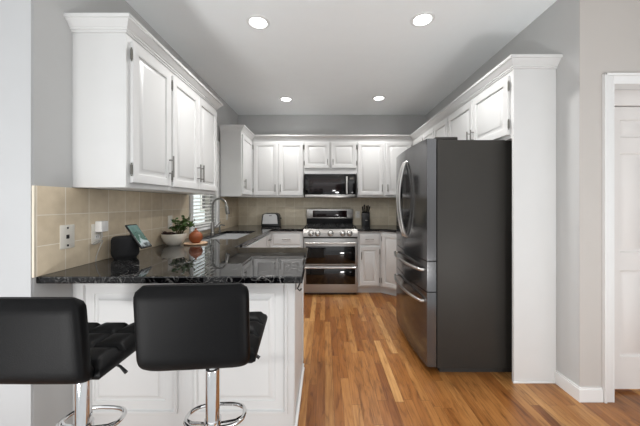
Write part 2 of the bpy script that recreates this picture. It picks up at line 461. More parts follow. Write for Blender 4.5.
# window
bm = BM(); cx0, cx1 = XL, XL+.022
box(bm, cx0, cx1, WY0-.068, WY0, WZ0-.02, WZ1+.068, .004); box(bm, cx0, cx1, WY1, WY1+.068, WZ0-.02, WZ1+.068, .004)
box(bm, cx0, cx1, WY0, WY1, WZ1, WZ1+.068, .004)
box(bm, XL-.14, XL+.04, WY0-.068, WY1+.068, WZ0-.028, WZ0, .006)
for y0, y1, z0, z1 in ((WY0, WY0+.045, WZ0, WZ1), (WY1-.045, WY1, WZ0, WZ1), (WY0, WY1, WZ1-.045, WZ1), (WY0, WY1, WZ0, WZ0+.045), (WY0, WY1, 1.50, 1.54)):
    box(bm, XL-.12, XL-.075, y0, y1, z0, z1, .004)
win = struct('window_1', bm, 'trim')
gl = new_obj('window_pane', box(BM(), XL-.10, XL-.096, WY0+.04, WY1-.04, WZ0+.04, WZ1-.04), 'glass', win)
gl['kind'] = 'structure'
bl = thing('window_blind', 'white slatted blind hanging in the window above the sink', 'blind', (XL-.035, (WY0+WY1)/2, WZ0))
part('head_rail', box(BM(), XL-.062, XL-.01, WY0+.006, WY1-.006, WZ1-.05, WZ1-.004, .004), 'blind', bl)
bm = BM(); z = WZ0+.05
while z < WZ1-.06:
    mt = Matrix.Translation((XL-.036, 0, z)) @ Matrix.Rotation(math.radians(14), 4, 'Y')
    box(bm, -.024, .024, WY0+.008, WY1-.008, -.0013, .0013, mtx=mt); z += .042
part('slats', bm, 'blind', bl)
part('bottom_rail', box(BM(), XL-.06, XL-.012, WY0+.008, WY1-.008, WZ0+.006, WZ0+.024, .004), 'blind', bl)
bm = BM()
for y in (WY0+.12, WY1-.12): tube(bm, [(XL-.036, y, WZ0+.02), (XL-.036, y, WZ1-.05)], .0012, 6)
part('cord', bm, 'blind', bl)

# outside the window: the lawn and the neighbouring house
struct('ground', box(BM(), -30, XL-.16, YLF+.13, 30, -.6, -.5), 'grass')
hs = thing('house', 'neighbouring house with pale lap siding seen through the window blind', 'house', (-8.2, 12, -.5))
part('wall', box(BM(), -10.5, -6.4, 7.5, 18, -.5, 4.6), 'siding', hs)
bm = BM()
prism(bm, [(-10.9, 7.2), (-6.0, 7.2), (-6.0, 18.3), (-10.9, 18.3)], 4.6, 4.8)
bmesh.ops.create_cone
a = [bm.verts.new(p) for p in ((-10.9, 7.2, 4.8), (-6.0, 7.2, 4.8), (-6.0, 18.3, 4.8), (-10.9, 18.3, 4.8), (-8.45, 9, 6.6), (-8.45, 16.5, 6.6))]
for f in ((0, 1, 4), (1, 2, 5, 4), (2, 3, 5), (3, 0, 4, 5)): bm.faces.new([a[i] for i in f])
part('roof', bm, 'roof', hs)
for y, z, m_ in ((9.0, .9, 'tan'), (11.4, .9, 'blackglass'), (14.5, .9, 'blackglass')):
    w_ = part('window', box(BM(), -6.41, -6.34, y, y+1.1, z, z+1.4, .02), 'trim', hs)
    part('pane', box(BM(), -6.345, -6.33, y+.1, y+1.0, z+.1, z+1.3), m_, w_)

# ------------------------------------------------------------------ recessed ceiling lights
for (x, y, lab) in ((-.536, 2.27, 'round white recessed ceiling light nearest the long left wall cabinets'),
                    (.77, 2.235, 'round white recessed ceiling light nearest the right wall, above the refrigerator side'),
                    (-.544, 3.95, 'round white recessed ceiling light far back, left of the microwave'),
                    (.746, 3.91, 'round white recessed ceiling light far back, right of the microwave')):
    t = thing('recessed_light', lab, 'ceiling light', (x, y, ZC), 0, 'recessed lights in the ceiling')
    part('trim_ring', lathe(BM(), (x, y, ZC), [(.066, 0), (.066, -.002), (.072, -.009), (.088, -.007), (.093, 0)]), 'trim', t)
    part('diffuser', lathe(BM(), (x, y, ZC), [(0, -.004), (.04, -.004), (.066, -.002), (.066, 0)][::-1]), 'lens', t, 'glowing white diffuser')
    ld = bpy.data.lights.new('recessed_lamp', 'AREA'); ld.shape = 'DISK'; ld.size = .12; ld.energy = CAN_POWER*(1 if y < 3 else .7); ld.spread = 2.3; ld.color = (1, .99, .975)
    lo = bpy.data.objects.new('recessed_lamp', ld); COL.objects.link(lo); lo.parent = t; lo.location = (0, 0, -.012)

# ------------------------------------------------------------------ wall cabinets
FX = XL+UPD                                   # front plane of the left wall cabinets
LY0, LY1, LYM = 1.60, 2.92, 2.045
def carcass(x0, x1, y0, y1, z0, z1): return box(BM(), x0, x1, y0, y1, z0, z1, .0015, 1)
g = thing('wall_cabinet', 'white single-door wall cabinet on the left wall, nearest the viewer', 'cabinet', (XL, LY0, UP0))
part('body', carcass(XL, FX, LY0, LYM-.0005, UP0, UP1), 'white', g)
DH0, DH1 = 1.408, 2.22
cab_door(g, (FX, LY0+.03, DH0), (0, 1, 0), (1, 0, 0), .408, DH1-DH0, 'R', hv=.14, hl=.15)
g = thing('wall_cabinet', 'white double-door wall cabinet on the left wall beside the window', 'cabinet', (XL, LYM, UP0))
part('body', carcass(XL, FX, LYM+.0005, LY1, UP0, UP1), 'white', g)
cab_door(g, (FX, LYM+.018, DH0), (0, 1, 0), (1, 0, 0), .415, DH1-DH0, 'R', hv=.14, hl=.15)
cab_door(g, (FX, LYM+.440, DH0), (0, 1, 0), (1, 0, 0), .415, DH1-DH0, 'L', hv=.14, hl=.15)

FR = XR-UPD; FB = YB-UPD                       # front plane of the back wall cabinets
CY0 = 3.80
g = thing('wall_cabinet', 'white narrow-door corner wall cabinet on the left wall beyond the window', 'cabinet', (XL, CY0, UP0))
part('body', carcass(XL+.023, FX, CY0, YB-.0005, UP0, UP1), 'white', g)
cab_door(g, (FX, CY0+.025, DH0), (0, 1, 0), (1, 0, 0), .49, DH1-DH0, 'L', hv=.14)
U, N = (1, 0, 0), (0, -1, 0)
g = thing('wall_cabinet', 'white double-door wall cabinet on the back wall above the toaster', 'cabinet', (FX, YB, UP0))
part('body', carcass(FX+.0005, -.3265, FB, YB-.0005, UP0, UP1), 'white', g)
cab_door(g, (-1.098, FB, DH0), U, N, .367, DH1-DH0, 'R', hv=.11, hl=.11)
cab_door(g, (-.709, FB, DH0), U, N, .372, DH1-DH0, 'L', hv=.11, hl=.11)
g = thing('wall_cabinet', 'short white double-door wall cabinet directly above the microwave', 'cabinet', (-.325, YB, 1.79))
bm = carcass(-.3255, .4895, FB, YB-.0005, 1.735, UP1)
part('body', bm, 'white', g)
cab_door(g, (-.314, FB, 1.825), U, N, .382, DH1-1.825, 'R', hv=.09, hl=.09)
cab_door(g, (.095, FB, 1.825), U, N, .382, DH1-1.825, 'L', hv=.09, hl=.09)
g = thing('wall_cabinet', 'white double-door wall cabinet on the back wall above the knife block', 'cabinet', (.48, YB, UP0))
part('body', carcass(.4905, FR-.0005, FB, YB-.0005, UP0, UP1), 'white', g)
cab_door(g, (.505, FB, DH0), U, N, .395, DH1-DH0, 'R', hv=.11, hl=.11)
cab_door(g, (.930, FB, DH0), U, N, .395, DH1-DH0, 'L', hv=.11, hl=.11)
PNY = 2.03
g = thing('wall_cabinet', 'white double-door wall cabinet directly above the refrigerator', 'cabinet', (XR, PNY, 1.83))
OF0 = 1.79
part('body', carcass(FR, XR-.0005, PNY+.0205, 3.0795, OF0-.03, UP1), 'white', g)
UR, NR = (0, -1, 0), (-1, 0, 0)
cab_door(g, (FR, 3.070, OF0), UR, NR, .495, DH1-OF0, 'R', hv=.10, hl=.11)
cab_door(g, (FR, 2.566, OF0), UR, NR, .495, DH1-OF0, 'L', hv=.10, hl=.11)
g = thing('wall_cabinet', 'white wall cabinet on the right wall, mostly hidden beyond the refrigerator', 'cabinet', (XR, 3.08, UP0))
part('body', carcass(FR, XR-.0005, 3.0805, YB-.0005, UP0, UP1), 'white', g)
cab_door(g, (FR, 4.29, DH0), UR, NR, .40, DH1-DH0, 'L', hv=.11, hl=.11)
cab_door(g, (FR, 3.87, DH0), UR, NR, .385, DH1-DH0, 'L', hv=.11, hl=.11)
cab_door(g, (FR, 3.48, DH0), UR, NR, .385, DH1-DH0, 'R', hv=.11, hl=.11)
g = single('end_panel', box(BM(), FR-.002, XR-.0005, PNY, PNY+.0195, 0, UP1, .0015, 1), 'white',
           'tall flat white end panel standing beside the refrigerator', 'cabinet panel')
struct('baseboard_panel', box(BM(), FR-.010, XR-.015, PNY-.009, PNY-.0005, 0, .012, .003), 'trim')

# crown mouldings
def sweep(path, prof):
    bm = BM(); n = len(path); P = [Vector(p) for p in path]; rows = []
    for i, p in enumerate(P):
        def nrm(a, b):
            d = (b-a).normalized(); return Vector((d.y, -d.x))
        if i == 0: off = nrm(P[0], P[1])
        elif i == n-1: off = nrm(P[-2], P[-1])
        else:
            a, b = nrm(P[i-1], P[i]), nrm(P[i], P[i+1]); off = (a+b)/(1+a.dot(b))
        rows.append([bm.verts.new((p.x+off.x*d, p.y+off.y*d, z)) for d, z in prof])
    k = len(prof)
    for a, b in zip(rows, rows[1:]):
        for j in range(k): bm.faces.new((a[j], a[(j+1) % k], b[(j+1) % k], b[j]))
    bm.faces.new(rows[0]); bm.faces.new(rows[-1][::-1]); return bm
CP = [(.0005, 2.252), (.008, 2.252), (.010, 2.262), (.016, 2.264), (.018, 2.274), (.026, 2.279), (.030, 2.290), (.042, 2.300), (.046, 2.308), (.054, 2.310), (.056, 2.314), (.056, 2.328), (.0005, 2.328)]
struct('trim_4', sweep([(XL+.001, LY0), (FX, LY0), (FX, LY1), (XL+.001, LY1)], CP), 'white')
struct('trim_5', sweep([(XL+.024, CY0), (FX, CY0), (FX, FB), (FR, FB), (FR, PNY), (XR-.001, PNY)], CP), 'white')

# ------------------------------------------------------------------ base cabinets
KZ = .10
FLX = -.785                                   # front plane of the left run
FBY = 4.02                                    # front plane of the back run
PX1 = -.178; PY0, PY1 = 1.60, 2.28            # peninsula carcass
g = thing('peninsula_cabinet', 'white peninsula base with raised panels behind the bar stools', 'cabinet', (-.8, 1.95, 0))
part('body', box(BM(), XL+.001, PX1, PY0, PY1, 0, CT0-.0005, .0015, 1), 'white', g)
def applied_panel(o, w, h):
    mx = basis(o, (1, 0, 0), (0, -1, 0))
    return ring_panel(BM(), w, h, [(0, 0), (0, .014), (.004, .018), (.016, .018), (.020, .012), (.022, .006), (.070, .006), (.074, .0005), (.084, .0005), (.102, .012), (.106, .016), (.110, .016)], mx)
part('raised_panel', applied_panel((-1.37, PY0, .105), .54, .745), 'white', g)
part('raised_panel', applied_panel((-.735, PY0, .105), .525, .745), 'white', g)
bm = BM(); box(bm, PX1, PX1+.012, PY0+.02, PY1-.02, .0, .012, .004); box(bm, PX1, PX1+.020, PY0-.005, 2.20, 0, .022, .008)
part('shoe_moulding', bm, 'trim', g)
for a, b in ((PY0, PY0+.05), (PY1-.05, PY1)): part('end_stile', box(BM(), PX1, PX1+.006, a, b, .03, CT0-.002, .002), 'white', g)
hk = thing('hook', 'small black iron hook on the peninsula end under the worktop', 'hook', (PX1, 1.70, .80))
part('plate', box(BM(), PX1+.0003, PX1+.005, 1.69, 1.72, .77, .85, .002), 'iron', hk)
part('prong', tube(BM(), [(PX1+.004, 1.705, .835), (PX1+.022, 1.705, .832), (PX1+.03, 1.705, .815), (PX1+.02, 1.705, .79), (PX1+.012, 1.705, .775), (PX1+.026, 1.705, .762), (PX1+.036, 1.705, .775)], .005, 8), 'iron', hk)

g = thing('sink_cabinet', 'white base cabinet under the sink along the left wall', 'cabinet', (-1.1, 3.1, 0))
bm = BM()
box(bm, XL+.001, FLX, 2.2805, 2.80, KZ, CT0-.0005); box(bm, XL+.001, FLX, 3.74, FBY+.02, KZ, CT0-.0005)
box(bm, XL+.001, FLX, 2.80, 3.74, KZ, .60); box(bm, FLX-.02, FLX, 2.80, 3.74, .60, CT0-.0005)
box(bm, XL+.001, FLX-.07, 2.2805, FBY+.02, 0, KZ)
part('body', bm, 'white', g)
UL, NL = (0, 1, 0), (1, 0, 0)
for y, w, hd in ((2.40, .44, 'R'), (2.88, .40, 'R'), (3.30, .40, 'L')):
    cab_door(g, (FLX, y, .12), UL, NL, w, .56, hd, hv=.42, hl=.11)
for y, w in ((2.40, .44), (2.88, .82)): cab_drawer(g, (FLX, y, .715), UL, NL, w, .145, pull=(w < .5))
cab_drawer(g, (FLX, 3.73, .715), UL, NL, .25, .145, pull=True)

g = thing('base_cabinet', 'white drawer base cabinet left of the range, under the toaster', 'cabinet', (-.545, 4.3, 0))
bm = BM(); box(bm, FLX+.001, -.3105, FBY, YB-.0005, KZ, CT0-.0005); box(bm, FLX+.001, -.3105, FBY+.07, YB-.0005, 0, KZ)
part('body', bm, 'white', g)
cab_drawer(g, (-.735, FBY, .705), U, N, .38, .15)
cab_door(g, (-.735, FBY, .12), U, N, .38, .555, 'R', hv=.43, hl=.11)
g = thing('base_cabinet', 'white drawer base cabinet right of the range, under the knife block', 'cabinet', (.63, 4.3, 0))
BX0, BX1 = .4655, .80
bm = BM(); box(bm, BX0, BX1-.0005, FBY, YB-.0005, KZ, CT0-.0005); box(bm, BX0, BX1-.0005, FBY+.06, YB-.0005, 0, KZ)
part('body', bm, 'white', g)
cab_drawer(g, (BX0+.02, FBY, .705), U, N, .285, .15)
cab_door(g, (BX0+.02, FBY, .12), U, N, .285, .555, 'L', hv=.43, hl=.11)
g = thing('corner_cabinet', 'white angled corner base cabinet beside the refrigerator', 'cabinet', (1.2, 4.2, 0))
bm = BM(); DA, DB = (BX1, FBY), (1.06, FBY-.26)
prism(bm, [DA, DB, (XR-.0005, DB[1]), (XR-.0005, YB-.0005), (BX1, YB-.0005)], KZ, CT0-.0005)
prism(bm, [(BX1, FBY+.06), (1.06+.05, FBY-.20), (XR-.0005, FBY-.20), (XR-.0005, YB-.0005), (BX1, YB-.0005)], 0, KZ)
part('body', bm, 'white', g)
dd = Vector((DB[0]-DA[0], DB[1]-DA[1], 0)); Ld = dd.length; dd.normalize()
cab_door(g, (DA[0]+dd.x*.02, DA[1]+dd.y*.02, .12), dd, (dd.y, -dd.x, 0), Ld-.04, .74, 'R', hv=.6, hl=.11)
g = thing('base_cabinet', 'white base cabinet on the right wall, hidden behind the refrigerator', 'cabinet', (1.35, 3.4, 0))
bm = BM(); box(bm, 1.0605, XR-.0005, 3.07, DB[1]-.0005, KZ, CT0-.0005); box(bm, 1.12, XR-.0005, 3.07, DB[1]-.0005, 0, KZ)
part('body', bm, 'white', g)
cab_door(g, (1.0605, 3.74, .12), UR, NR, .62, .74, 'R', hv=.6, hl=.11)

# ------------------------------------------------------------------ worktops
def worktop(polys_outer, hole=None):
    pass
SX0, SX1, SY0, SY1 = -1.29, -.90, 2.86, 3.70   # sink cut-out
CXE = -.745                                    # front edge of the left run
PE = -.125                                     # peninsula end
bm = BM()
pts = [(XL+.001, 1.400), (PE+.014, 1.402), (PE-.014, 2.325), (CXE, 2.325), (CXE, 3.985), (-.3105, 3.985), (-.3105, YB-.001), (XL+.001, YB-.001)]
hol = [(SX0, SY0), (SX1, SY0), (SX1, SY1), (SX0, SY1)]
def slab_with_hole(outer, hole, z0, z1, bev):
    t = bmesh.new()
    def loop(p, z): return [t.verts.new((x, y, z)) for x, y in p]
    oe = loop(outer, z1); he = loop(hole, z1)
    ed = [t.edges.new((oe[i], oe[(i+1) % len(oe)])) for i in range(len(oe))] + [t.edges.new((he[i], he[(i+1) % 4])) for i in range(4)]
    bmesh.ops.triangle_fill(t, use_beauty=True, edges=ed)
    top = list(t.faces)
    ret = bmesh.ops.extrude_face_region(t, geom=top)
    for v in [q for q in ret['geom'] if isinstance(q, bmesh.types.BMVert)]: v.co.z = z0
    bmesh.ops.recalc_face_normals(t, faces=t.faces)
    bmesh.ops.dissolve_limit(t, angle_limit=.01, verts=t.verts, edges=t.edges)
    es = [e for e in t.edges if len(e.link_faces) == 2 and e.calc_face_angle(0) > 1 and abs(e.verts[0].co.z-e.verts[1].co.z) < 1e-5]
    bmesh.ops.bevel(t, geom=es, offset=bev, segments=2, profile=.5, affect='EDGES')
    return t
single('worktop', slab_with_hole(pts, hol, CT0, CT, .005), 'granite',
       'polished black granite worktop running from peninsula past the sink to the range', 'worktop', smooth=False)
bm = BM()
prism(bm, [(BX0-.002, 3.985), (BX1+.01, 3.985), (1.045, 3.75), (1.045, 3.07), (XR-.0005, 3.07), (XR-.0005, YB-.0105), (BX0-.002, YB-.0105)], CT0, CT, .004)
single('worktop', bm, 'granite', 'short polished black granite worktop under the knife block right of the range', 'worktop', smooth=False)

# ------------------------------------------------------------------ sink and faucet
g = thing('sink', 'stainless steel undermount sink set in the black granite worktop', 'sink', ((SX0+SX1)/2, (SY0+SY1)/2, .70))
bm = BM()
def basin(bm, x0, x1, y0, y1, zt, zb, th=.004):
    R = [(-.012, zt), (.006, zt), (.010, zb+.05), (.03, zb+.008), (.05, zb)]
    rows = []
    for ins, z in R: rows.append([bm.verts.new(p) for p in ((x0+ins, y0+ins, z), (x1-ins, y0+ins, z), (x1-ins, y1-ins, z), (x0+ins, y1-ins, z))])
    for ins, z in ((.05, zb-th), (.02, zb-th), (.002, zb+.04), (-.002, zt-th), (-.012, zt-th)): rows.append([bm.verts.new(p) for p in ((x0+ins, y0+ins, z), (x1-ins, y0+ins, z), (x1-ins, y1-ins, z), (x0+ins, y1-ins, z))])
    for a, b in zip(rows, rows[1:]+rows[:1]):
        if a is rows[4]: continue
        for k in range(4): bm.faces.new((a[k], a[(k+1) % 4], b[(k+1) % 4], b[k]))
    bm.faces.new(rows[4]); bm.faces.new(rows[5])
basin(bm, SX0, SX1, SY0, SY1, CT0-.0008, .69)
part('basin', bm, 'satin', g, smooth=False)
part('drain', lathe(BM(), ((SX0+SX1)/2, (SY0+SY1)/2, .691), [(0, .002), (.03, .002), (.042, .004), (.045, 0)], 24), 'chrome', g)
fx, fy = -1.352, 3.40
g = thing('faucet', 'tall brushed steel gooseneck faucet beside the sink at the window', 'faucet', (fx, fy, CT))
part('base', lathe(BM(), (fx, fy, CT), [(0, 0), (.03, 0), (.03, .006), (.024, .012), (.022, .02), (.022, .12), (.018, .13), (0, .13)], 20), 'pull', g)
pts_ = [(fx, fy, CT+.12), (fx, fy, CT+.33)]
R_ = .088
for k in range(1, 13):
    a = PI*k/13*1.06; pts_.append((fx+R_-R_*math.cos(a), fy-.02*k/13, CT+.33+R_*math.sin(a)))
part('spout', tube(BM(), pts_, .0125, 12), 'pull', g)
e = Vector(pts_[-1]); d_ = (Vector(pts_[-1])-Vector(pts_[-2])).normalized()
part('spray_head', tube(BM(), [e-d_*.005, e+d_*.02, e+d_*.09, e+d_*.105], [.0155, .019, .026, .021], 14), 'pull', g)
part('lever', tube(BM(), [(fx, fy, CT+.07), (fx+.03, fy+.012, CT+.075), (fx+.05, fy+.02, CT+.095), (fx+.085, fy+.03, CT+.135)], [.012, .011, .007, .006], 10), 'pull', g)
sx, sy = -1.352, 3.63
g = thing('soap_dispenser', 'short steel soap dispenser behind the faucet on the sink rim', 'dispenser', (sx, sy, CT))
part('base', lathe(BM(), (sx, sy, CT), [(0, 0), (.02, 0), (.02, .008), (.012, .014), (.010, .05), (0, .05)], 16), 'pull', g)
part('nozzle', tube(BM(), [(sx, sy, CT+.05), (sx, sy, CT+.075), (sx+.02, sy-.004, CT+.085), (sx+.07, sy-.01, CT+.078)], .008, 10), 'pull', g)

# ------------------------------------------------------------------ range
RX0, RX1, RY = -.302, .457, 3.945
rc = (RX0+RX1)/2
g = thing('range', 'stainless double-oven gas range between the base cabinets', 'range', (rc, 4.3, 0))
bm = BM(); box(bm, RX0, RX1, RY+.045, YB-.035, .06, .905, .003); box(bm, RX0+.02, RX1-.02, RY+.08, YB-.05, 0, .06)
part('body', bm, 'black', g)
part('cooktop', box(BM(), RX0, RX1, RY+.03, YB-.07, .905, .925, .004), 'blackglass', g)
# sloped control panel
bm = BM()
pr = [(RY+.045, .81), (RY+.008, .812), (RY+.0, .82), (RY+.02, .918), (RY+.03, .926), (RY+.06, .926)]
t_ = [[bm.verts.new((x, y, z)) for y, z in pr] for x in (RX0, RX1)]
for i in range(len(pr)): bm.faces.new((t_[0][i], t_[0][(i+1) % 6], t_[1][(i+1) % 6], t_[1][i]))
bm.faces.new(t_[0]); bm.faces.new(t_[1])
cp = part('control_panel', bm, 'panelsteel', g)
sl = math.atan2(.02, .098)
for x in (rc-.275, rc-.18, rc, rc+.17, rc+.265):
    mt = Matrix.Rotation(PI/2-sl, 4, 'X')
    kb = part('knob', lathe(BM(), (x, RY+.009, .866), [(0, -.003), (.034, -.003), (.034, .008), (.027, .011), (.025, .036), (.020, .040), (0, .040)], 20, mt), 'steel', g)
    part('collar', lathe(BM(), (x, RY+.009, .866), [(.034, -.002), (.040, -.002), (.040, .004), (.034, .005)], 20, mt), 'black', kb)
    nrm_ = mt @ Vector((0, 0, 1)); up_ = mt @ Vector((0, 1, 0)); c_ = Vector((x, RY+.009, .866))+nrm_*.04
    part('pointer', tube(BM(), [c_+up_*.004, c_+up_*.021], .003, 6), 'slot', kb)
def hbar(x0, x1, y, z, r, yb):
    b = BM(); n = 14; P = []
    for i in range(n+1):
        f = i/n; P.append((x0+(x1-x0)*f, y-.010*math.sin(PI*f), z))
    tube(b, P, r, 10)
    for x in (x0+.02, x1-.02): box(b, x-.012, x+.012, y-.002, yb, z-r*.8, z+r*.8, .002)
    return b
def oven(z0, z1, gz0, gz1, hz, lab):
    d = part('oven_door', box(BM(), RX0+.002, RX1-.002, RY+.008, RY+.044, z0, z1, .004), 'ovensteel', g, lab)
    part('window', box(BM(), RX0+.035, RX1-.035, RY+.0045, RY+.012, gz0, gz1, .003), 'blackglass', d, 'dark glass')
    part('handle', hbar(RX0+.03, RX1-.03, RY-.035, hz, .012, RY+.009), 'steel', d)
    return d
oven(.415, .795, .44, .685, .735, 'upper oven door')
oven(.035, .408, .155, .375, .395, 'lower oven door')
# cast iron grates and burners
for k, (a, b) in enumerate(((RX0+.015, RX0+.262), (RX0+.266, RX1-.266), (RX1-.262, RX1-.015))):
    bm = BM(); y0, y1 = RY+.075, YB-.10
    for x in (a, b-.012): box(bm, x, x+.012, y0, y1, .945, .957, .003)
    for y in (y0, (y0+y1)/2-.006, y1-.012): box(bm, a, b, y, y+.012, .945, .957, .003)
    for y in (y0*.75+y1*.25, y0*.25+y1*.75): box(bm, a+.03, b-.03, y-.005, y+.005, .947, .957, .002)
    xm = (a+b)/2; box(bm, xm-.005, xm+.005, y0, y1, .947, .957, .002)
    for x in (a+.006, b-.006):
        for y in (y0+.006, y1-.006): box(bm, x-.006, x+.006, y-.006, y+.006, .925, .946)
    part('grate', bm, 'iron', g)
    for y in ((y0*.75+y1*.25, y0*.25+y1*.75) if k != 1 else ((y0+y1)/2,)):
        part('burner', lathe(BM(), (xm, y, .925), [(.05, 0), (.05, .008), (.036, .010), (.036, .018), (0, .018)], 20), 'iron', g)
# back guard
bm = BM(); by0, by1 = YB-.115, YB-.035
box(bm, RX0+.005, RX1-.005, by0+.03, by1, .925, 1.19, .008)
part('back_guard', bm, 'black', g)
bg = part('display_console', box(BM(), RX0+.004, RX1-.004, by0, by0+.05, 1.035, 1.195, .010, 3), 'steel', g)
part('display', box(BM(), RX0+.105, RX1-.105, by0-.003, by0+.01, 1.062, 1.17, .003), 'display', bg, 'dark touch display')

# ------------------------------------------------------------------ microwave
g = thing('microwave', 'black glass over-the-range microwave with stainless trim', 'microwave', (rc, YB, 1.40))
MX0, MX1, MY, MZ0, MZ1 = -.302, .457, 4.25, 1.372, 1.727
bm = BM(); box(bm, MX0, MX1, MY+.03, YB-.0105, MZ0, MZ1, .003)
part('body', bm, 'black', g)
part('vent_strip', box(BM(), MX0, MX1, MY, MY+.03, MZ1-.030, MZ1, .003), 'black', g)
part('lower_trim', box(BM(), MX0, MX1, MY-.004, MY+.03, MZ0+.002, MZ0+.045, .004), 'steel', g)
d = part('door', box(BM(), MX0+.002, MX1-.11, MY-.008, MY+.028, MZ0+.047, MZ1-.032, .004), 'blackglass', g)
part('window', box(BM(), MX0+.07, MX1-.22, MY-.0095, MY-.004, MZ0+.085, MZ1-.075, .002), 'display', d)
bm = BM(); hx = MX1-.132; box(bm, hx-.014, hx+.014, MY-.045, MY-.03, MZ0+.055, MZ1-.04, .006)
for z in (MZ0+.075, MZ1-.06): box(bm, hx-.008, hx+.008, MY-.032, MY-.007, z-.008, z+.008)
part('handle', bm, 'steel', d)
cpn = part('control_panel', box(BM(), MX1-.108, MX1-.002, MY-.008, MY+.028, MZ0+.047, MZ1-.032, .004), 'blackglass', g)
part('clock', box(BM(), MX1-.085, MX1-.03, MY-.0095, MY-.005, MZ1-.085, MZ1-.055, .001), 'hinge', cpn)

# ------------------------------------------------------------------ refrigerator
FY0, FY1, FTOP = 2.13, 3.045, 1.765
FBX = .845; FDX = .768
g = thing('refrigerator', 'tall black-stainless french-door refrigerator with bottom drawers on the right', 'refrigerator', (1.25, 2.59, 0))
bm = BM(); box(bm, FBX, XR-.03, FY0, FY1, .045, FTOP, .004); box(bm, FBX+.03, XR-.06, FY0+.03, FY1-.03, 0, .05)
part('body', bm, 'dside', g)
fm = (FY0+FY1)/2
def bulge(y): return FDX - .028*(1-((y-fm)/((FY1-FY0)/2))**2)
def fdoor(name, y0, y1, z0, z1, label=None):
    bm = BM(); n = 12; P = []
    ys = [y0+(y1-y0)*i/n for i in range(n+1)]
    P = [(FBX-.008, y0)]+[(bulge(y), y) for y in ys]+[(FBX-.008, y1)]
    prism(bm, P, z0, z1, .0)
    t = bm
    es = [e for e in t.edges if len(e.link_faces) == 2 and e.calc_face_angle(0) > 1.0]
    bmesh.ops.bevel(t, geom=es, offset=.005, segments=2, profile=.5, affect='EDGES')
    return part(name, bm, 'dsteel', g, label)
def vhandle(y, z0, z1):
    bm = BM(); P = []; n = 18
    for i in range(n+1):
        f = i/n; P.append((bulge(y)-.012-.058*math.sin(PI*f)**.8, y, z0+(z1-z0)*f))
    tube(bm, [(bulge(y)+.004, y, z0)]+P+[(bulge(y)+.004, y, z1)], .012, 10); return bm
d1 = fdoor('door', FY0, fm-.003, .855, 1.775)
part('handle', vhandle(fm-.038, .99, 1.66), 'steel', d1, 'bowed steel handle')
d2 = fdoor('door', fm+.003, FY1, .855, 1.775)
part('handle', vhandle(fm+.038, .99, 1.66), 'steel', d2, 'bowed steel handle')
def disp():
    bm = BM(); prism(bm, [(bulge(y)-.003, y) for y in (fm+.13, fm+.2, fm+.27, fm+.33)]+[(bulge(fm+.33)+.01, fm+.33), (bulge(fm+.13)+.01, fm+.13)], 1.08, 1.45); return bm
part('water_dispenser', disp(), 'blackglass', d2, 'black water dispenser panel')
def dhandle(z):
    bm = BM(); P = []; n = 20
    for i in range(n+1):
        f = i/n; y = FY0+.06+(FY1-FY0-.12)*f
        P.append((bulge(y)-.018-.036*math.sin(PI*f)**.5, y, z))
    tube(bm, [(bulge(FY0+.06)+.004, FY0+.06, z)]+P+[(bulge(FY1-.06)+.004, FY1-.06, z)], .012, 10); return bm
d3 = fdoor('drawer', FY0, FY1, .622, .848, 'shallow upper drawer')
part('handle', dhandle(.775), 'steel', d3, 'bowed steel handle')
d4 = fdoor('drawer', FY0, FY1, .055, .615, 'deep freezer drawer')
part('handle', dhandle(.535), 'steel', d4, 'bowed steel handle')
for y in (FY0+.02, FY1-.09):
    part('hinge_cover', box(BM(), FBX-.005, FBX+.165, y, y+.07, FTOP, FTOP+.028, .006), 'dside', g)

